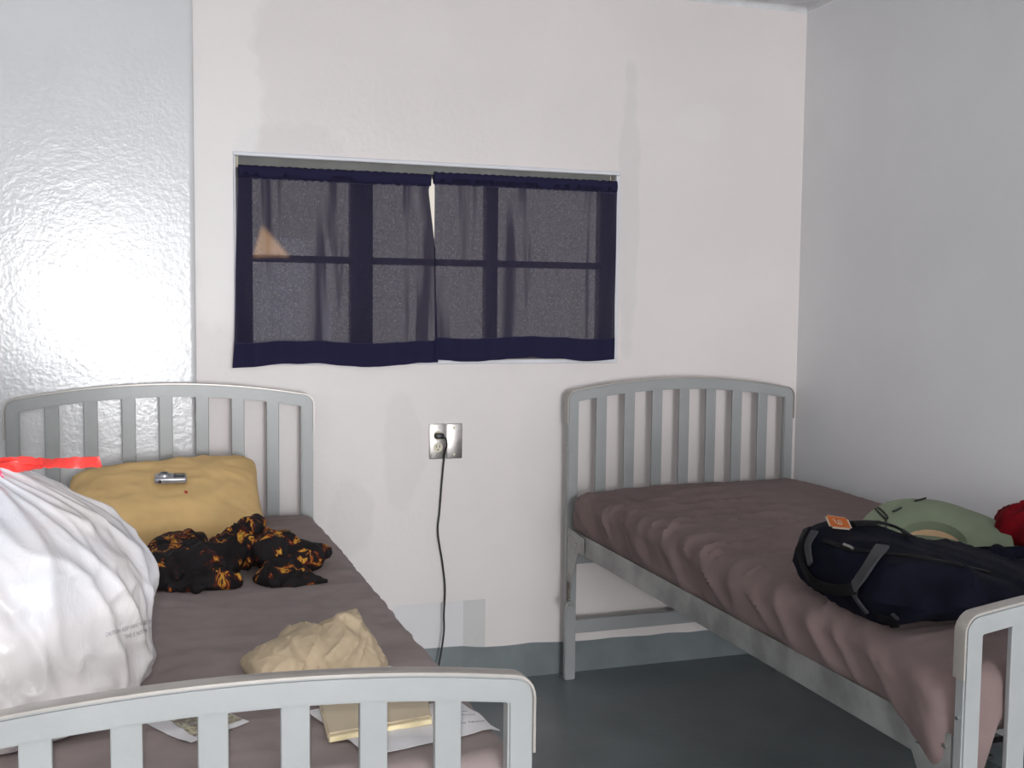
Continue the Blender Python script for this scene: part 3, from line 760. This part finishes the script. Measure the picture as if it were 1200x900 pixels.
# ------------------------------------------------------------------ duffel bag
df = thing('duffel_bag', 'dark navy canvas duffel bag lying across the corner bed', 'bag', (-.590, -1.655, 0), R(-4))
def duffel():
    hx, hy, hz = .370, .215, .064
    def d(p, n):
        t_ = nz(p.x*4, p.y*4, p.z*4)*.016+ridge(p.x*7+p.y*3, p.y*5, p.z*9)*.010+ridge(p.x*13-p.z*9, p.y*9, 3)*.005-.006
        off = n*t_; e = p.x/hx
        if p.z > 0:
            off.z += (.022*math.exp(-((e+.72)/.35)**2)-.088*max(0, min(1, e+.42))+.006*math.exp(-((e-.1)/.3)**2))
            off.z += .012*p.y/hy
        return off
    return rbox((hx, hy, hz), .060, .012, d)
body = obj('bag_body', duffel(), M['navy'], df); body.location = (0, 0, .700+.060)
bvd = bvh_of(body); inv = Matrix.LocRotScale(df.location, df.rotation_euler, None).inverted()
def onbag(line, lift=.006, n=6, fallback=None, bvh=None):
    out = []
    for p in catmull([Vector((u, v, 0)) for u, v in line], n):
        h = (bvh or bvd).ray_cast(CAM, dirn(p.x, p.y))
        if h[0]: out.append((h[0]+h[1]*(lift if h[1].dot(CAM-h[0]) > 0 else -lift), h[1]))
    return out
def strap(line, w, th, m, name, lift=.007, parent=None, bow=0):
    pts = onbag(line, lift)
    if len(pts) < 4: return
    k = len(pts)
    P = [inv @ p+Vector((-.6, -.6, .5))*bow*math.sin(PI*i/(k-1)) for i, (p, _) in enumerate(pts)]
    P = [P[0]]+[(P[i-1]+P[i]*2+P[i+1])/4 for i in range(1, k-1)]+[P[-1]]
    bm = bmesh.new(); tube(bm, P, 0, 8, flat=(w, th), up=[nn for _, nn in pts]); return obj(name, bm, m, parent or df)
h1 = strap([(948, 622), (941, 640), (945, 664), (960, 684), (985, 691), (1008, 690)], .013, .003, M['webbing'], 'handle', bow=.006)
strap([(1006, 688), (1020, 668), (1034, 645)], .015, .004, M['greyweb'], 'handle_wrap', lift=.010)
strap([(957, 626), (951, 640), (955, 660)], .010, .003, M['greyweb'], 'handle_wrap', lift=.012)
strap([(1000, 618), (1030, 617), (1052, 624), (1066, 634)], .011, .003, M['webbing'], 'handle', lift=.010)
strap([(965, 634), (1000, 645), (1060, 652), (1110, 660), (1160, 672)], .006, .0025, M['webbing'], 'zipper', lift=.002)
strap([(990, 640), (996, 642), (1001, 645)], .003, .002, M['steel'], 'zipper_pull', lift=.006)
strap([(1000, 692), (1008, 705), (1018, 718)], .006, .003, M['greyweb'], 'side_loop', lift=.004)
strap([(1030, 722), (1044, 726), (1050, 736)], .010, .003, M['webbing'], 'corner_patch', lift=.003)
strap([(1046, 718), (1052, 724)], .004, .003, M['greyweb'], 'corner_patch', lift=.004)
# shoulder pad heaped on the far end
def d_pad(p, n): return n*(ridge(p.x*14, p.y*14, p.z*10)*.010+nz(p.x*8, p.y*8, p.z*8)*.010-.004)
a = at(1172, 660, y=-1.50); b_ = at(1150, 690, y=-1.62); c_ = at(1205, 690, y=-1.58)
pad = blob('shoulder_pad', [(a, (.035, .045, .045), 0), (a+Vector((.01, 0, -.05)), (.05, .05, .05), 0), (b_, (.10, .08, .045), 15), (c_, (.10, .09, .045), -10), ((b_+c_)/2+Vector((.05, .03, -.02)), (.14, .09, .05), 0)], .008, M['navy'], d_pad, 3)
mwi = inv.copy()
for v in pad.data.vertices: v.co = mwi @ v.co
pad.parent = df
# orange luggage tag lying over the top edge
tg = []
P = []
td = (bvd.ray_cast(CAM, dirn(985, 626))[0]-CAM).length
for u, v, k in ((966, 604, .03), (972.5, 619, .002), (999, 621.5, .002), (993, 608, .03)): P.append(CAM+dirn(u, v)*(td-.012+k))
bm = bmesh.new(); vs = [bm.verts.new(inv @ p) for p in P]; bm.faces.new(vs); solidify(bm, .003)
bmesh.ops.bevel(bm, geom=[e for e in bm.edges if e.calc_length() < .004], offset=.006, segments=3, affect='EDGES')
tgo = obj('luggage_tag', bm, M['tagedge'], df, smooth=False); tgo['label'] = 'orange tag with cream edge'
cen = sum(P, Vector())/4; nrm = (P[1]-P[0]).cross(P[3]-P[0]).normalized()
if nrm.dot(CAM-cen) < 0: nrm = -nrm
bm = bmesh.new(); vs = [bm.verts.new(inv @ (cen+(p-cen)*.84+nrm*.0035)) for p in P]; bm.faces.new(vs); solidify(bm, .001); obj('tag_insert', bm, M['orange'], tgo, smooth=False)
bm = bmesh.new()
for (a0, a1) in (((.30, .30), (.36, .62)), ((.46, .40), (.50, .58)), ((.56, .36), (.62, .66)), ((.40, .66), (.60, .70))):
    f2 = lambda s, t_: P[0]*(1-s)*(1-t_)+P[3]*s*(1-t_)+P[2]*s*t_+P[1]*(1-s)*t_
    tube(bm, [inv @ (f2(*a0)+nrm*.0048), inv @ (f2(*a1)+nrm*.0048)], .0012, 6)
obj('tag_print', bm, M['tagedge'], tgo)

# ------------------------------------------------------------------ sun hat (upturned, brim towards the camera)
hc = at(1091, 634, y=-1.20)
hat = thing('sun_hat', 'sage green wide-brimmed sun hat lying upturned behind the duffel bag', 'hat', hc)
tl = R(27); hd = Vector((-.64*math.sin(tl), -.77*math.sin(tl), math.cos(tl))).normalized()
hat.rotation_mode = 'XYZ'; hat.rotation_euler = hd.to_track_quat('Z', 'Y').to_euler()
hm = hat.rotation_euler.to_matrix().to_4x4(); hm.translation = hc; hmi = hm.inverted()
def hatfn(u, v):
    a = u*2*PI
    # v: 0 crown centre .. .45 crown edge .. .55 sweatband .. 1 brim edge
    if v < .32: r = v/.32*.070; z = -.052+.012*math.cos(v/.32*PI/2+a)+.010*nz(math.cos(a)*2, math.sin(a)*2, v*9)
    elif v < .5: k = (v-.32)/.18; r = .070+.020*k; z = -.052+.052*k*k+.006*nz(math.cos(a)*3, math.sin(a)*3, 4)*(1-k)
    else: k = (v-.5)/.5; r = .090+.112*k; z = .006*math.sin(k*PI)+k*k*(.010*math.cos(2*a+.6)+.008*nz(math.cos(a)*1.6, math.sin(a)*1.6, 2))
    p = Vector((r*math.cos(a)*(1.0+.04*math.cos(a)), r*math.sin(a), z))
    w = hm @ p; fl = top_of(bv_r, w.x, w.y, .70)+.003
    if w.z < fl: w.z = fl; p = hmi @ w
    return p
ho = obj('felt_body', solidify(grid(96, 44, hatfn, True), .003), M['sage'], hat)
def band(u, v):
    a = u*2*PI; k = .10+v*.62; r = .070+.020*k-.0035; z = -.052+.052*k*k+.002
    return Vector((r*math.cos(a)*(1+.04*math.cos(a)), r*math.sin(a), z))
obj('sweatband', solidify(grid(72, 5, band, True), .002), M['peach'], hat)
bvh_h = bvh_of(ho)
for line in ([(1072, 588.5), (1085, 585), (1098, 581), (1104, 582)], [(1046, 600.5), (1051, 599), (1056, 596)], [(1026, 597), (1031, 603), (1038, 609), (1040, 607), (1034, 600), (1029, 596)], [(1038, 610), (1038, 616), (1038, 622)]):
    pts = onbag(line, .004, 5, bvh=bvh_h)
    if len(pts) > 3: obj('chin_cord', tube(bmesh.new(), [hmi @ p for p, _ in pts], .0026, 8), M['cord'], hat)

# ------------------------------------------------------------------ red fleece
def d_red(p, n): return n*(ridge(p.x*11+p.y*8, p.y*9, p.z*9)*.016+nz(p.x*6, p.y*6, p.z*6)*.014-.006)
red = blob('fleece_garment', [(Vector((-.095, -1.30, .765)), (.072, .10, .070), 0), (Vector((-.090, -1.36, .75)), (.075, .11, .062), 10), (Vector((-.10, -1.48, .735)), (.085, .10, .045), 0), (Vector((-.085, -1.32, .80)), (.050, .08, .045), 0)], .009, M['red'], d_red, 4,
           floor_fn=lambda x, y: top_of(bv_r, x, y, .7)+.001)
for v in red.data.vertices: v.co.x = min(v.co.x, -.006+.02*min(0, v.co.x))
tag(red, 'red fleece garment heaped beside the wall behind the duffel bag', 'clothing')

# ------------------------------------------------------------------ light
w = bpy.data.worlds.new('daylight'); bpy.context.scene.world = w; w.use_nodes = True
w.node_tree.nodes['Background'].inputs[0].default_value = (.95, .88, .78, 1); w.node_tree.nodes['Background'].inputs[1].default_value = 1.0
def lamp(name, kind, loc, energy, col=(1, 1, 1), size=None, rot=None):
    l = bpy.data.lights.new(name, kind); o = bpy.data.objects.new(name, l); C.objects.link(o); o.location = loc; l.energy = energy; l.color = col
    if kind == 'AREA': l.shape = 'RECTANGLE'; l.size, l.size_y = size
    elif kind in ('POINT', 'SPOT'): l.shadow_soft_size = size
    if rot: o.rotation_euler = rot
    return o
lamp('camera_flash', 'POINT', CAM-R2*.03+U2*.075-Fw*.01, 42, (1, .985, .97), .014)
lamp('ambient_fill', 'AREA', ((DX1+DX2)/2, YS-.03, 1.1), 268, (.965, .975, 1), (1.88, 2.06), (R(90), 0, 0))  # broad fill from behind, added to lift the room's ambient level
# sun cut to a triangle by an added, unseen panel outside the window
sd = Vector((-.25, -.60, -.76)).normalized()
tri = [(-2.060, 1.630), (-1.955, 1.522), (-2.09, 1.520)]
k = 1.0+.02; hol = [(x-sd.x/(-sd.y)*k, z-sd.z/(-sd.y)*k) for x, z in tri]
bm = bmesh.new(); o4 = [(-5, 5), (2, 5), (2, 2.15), (-5, 2.15)]
ov = [bm.verts.new((x, 1.0, z)) for x, z in o4]; hv = [bm.verts.new((x, 1.0, z)) for x, z in hol]
bm.faces.new((ov[0], ov[1], hv[1], hv[0])); bm.faces.new((ov[1], ov[2], hv[1])); bm.faces.new((ov[2], ov[3], hv[2], hv[1])); bm.faces.new((ov[3], ov[0], hv[0], hv[2]))
struct(obj('sun_mask_panel', solidify(bm, .01), M['wall_r'], smooth=False))
so = lamp('sun', 'SUN', (-1, 6, 6), 62, (1, .62, .20), rot=None); so.data.angle = R(.5)
so.rotation_euler = sd.to_track_quat('-Z', 'Y').to_euler()
vs = bpy.context.scene.view_settings; vs.view_transform = 'Standard'; vs.look = 'None'; vs.exposure = 0; vs.gamma = 1; vs.use_curve_mapping = False
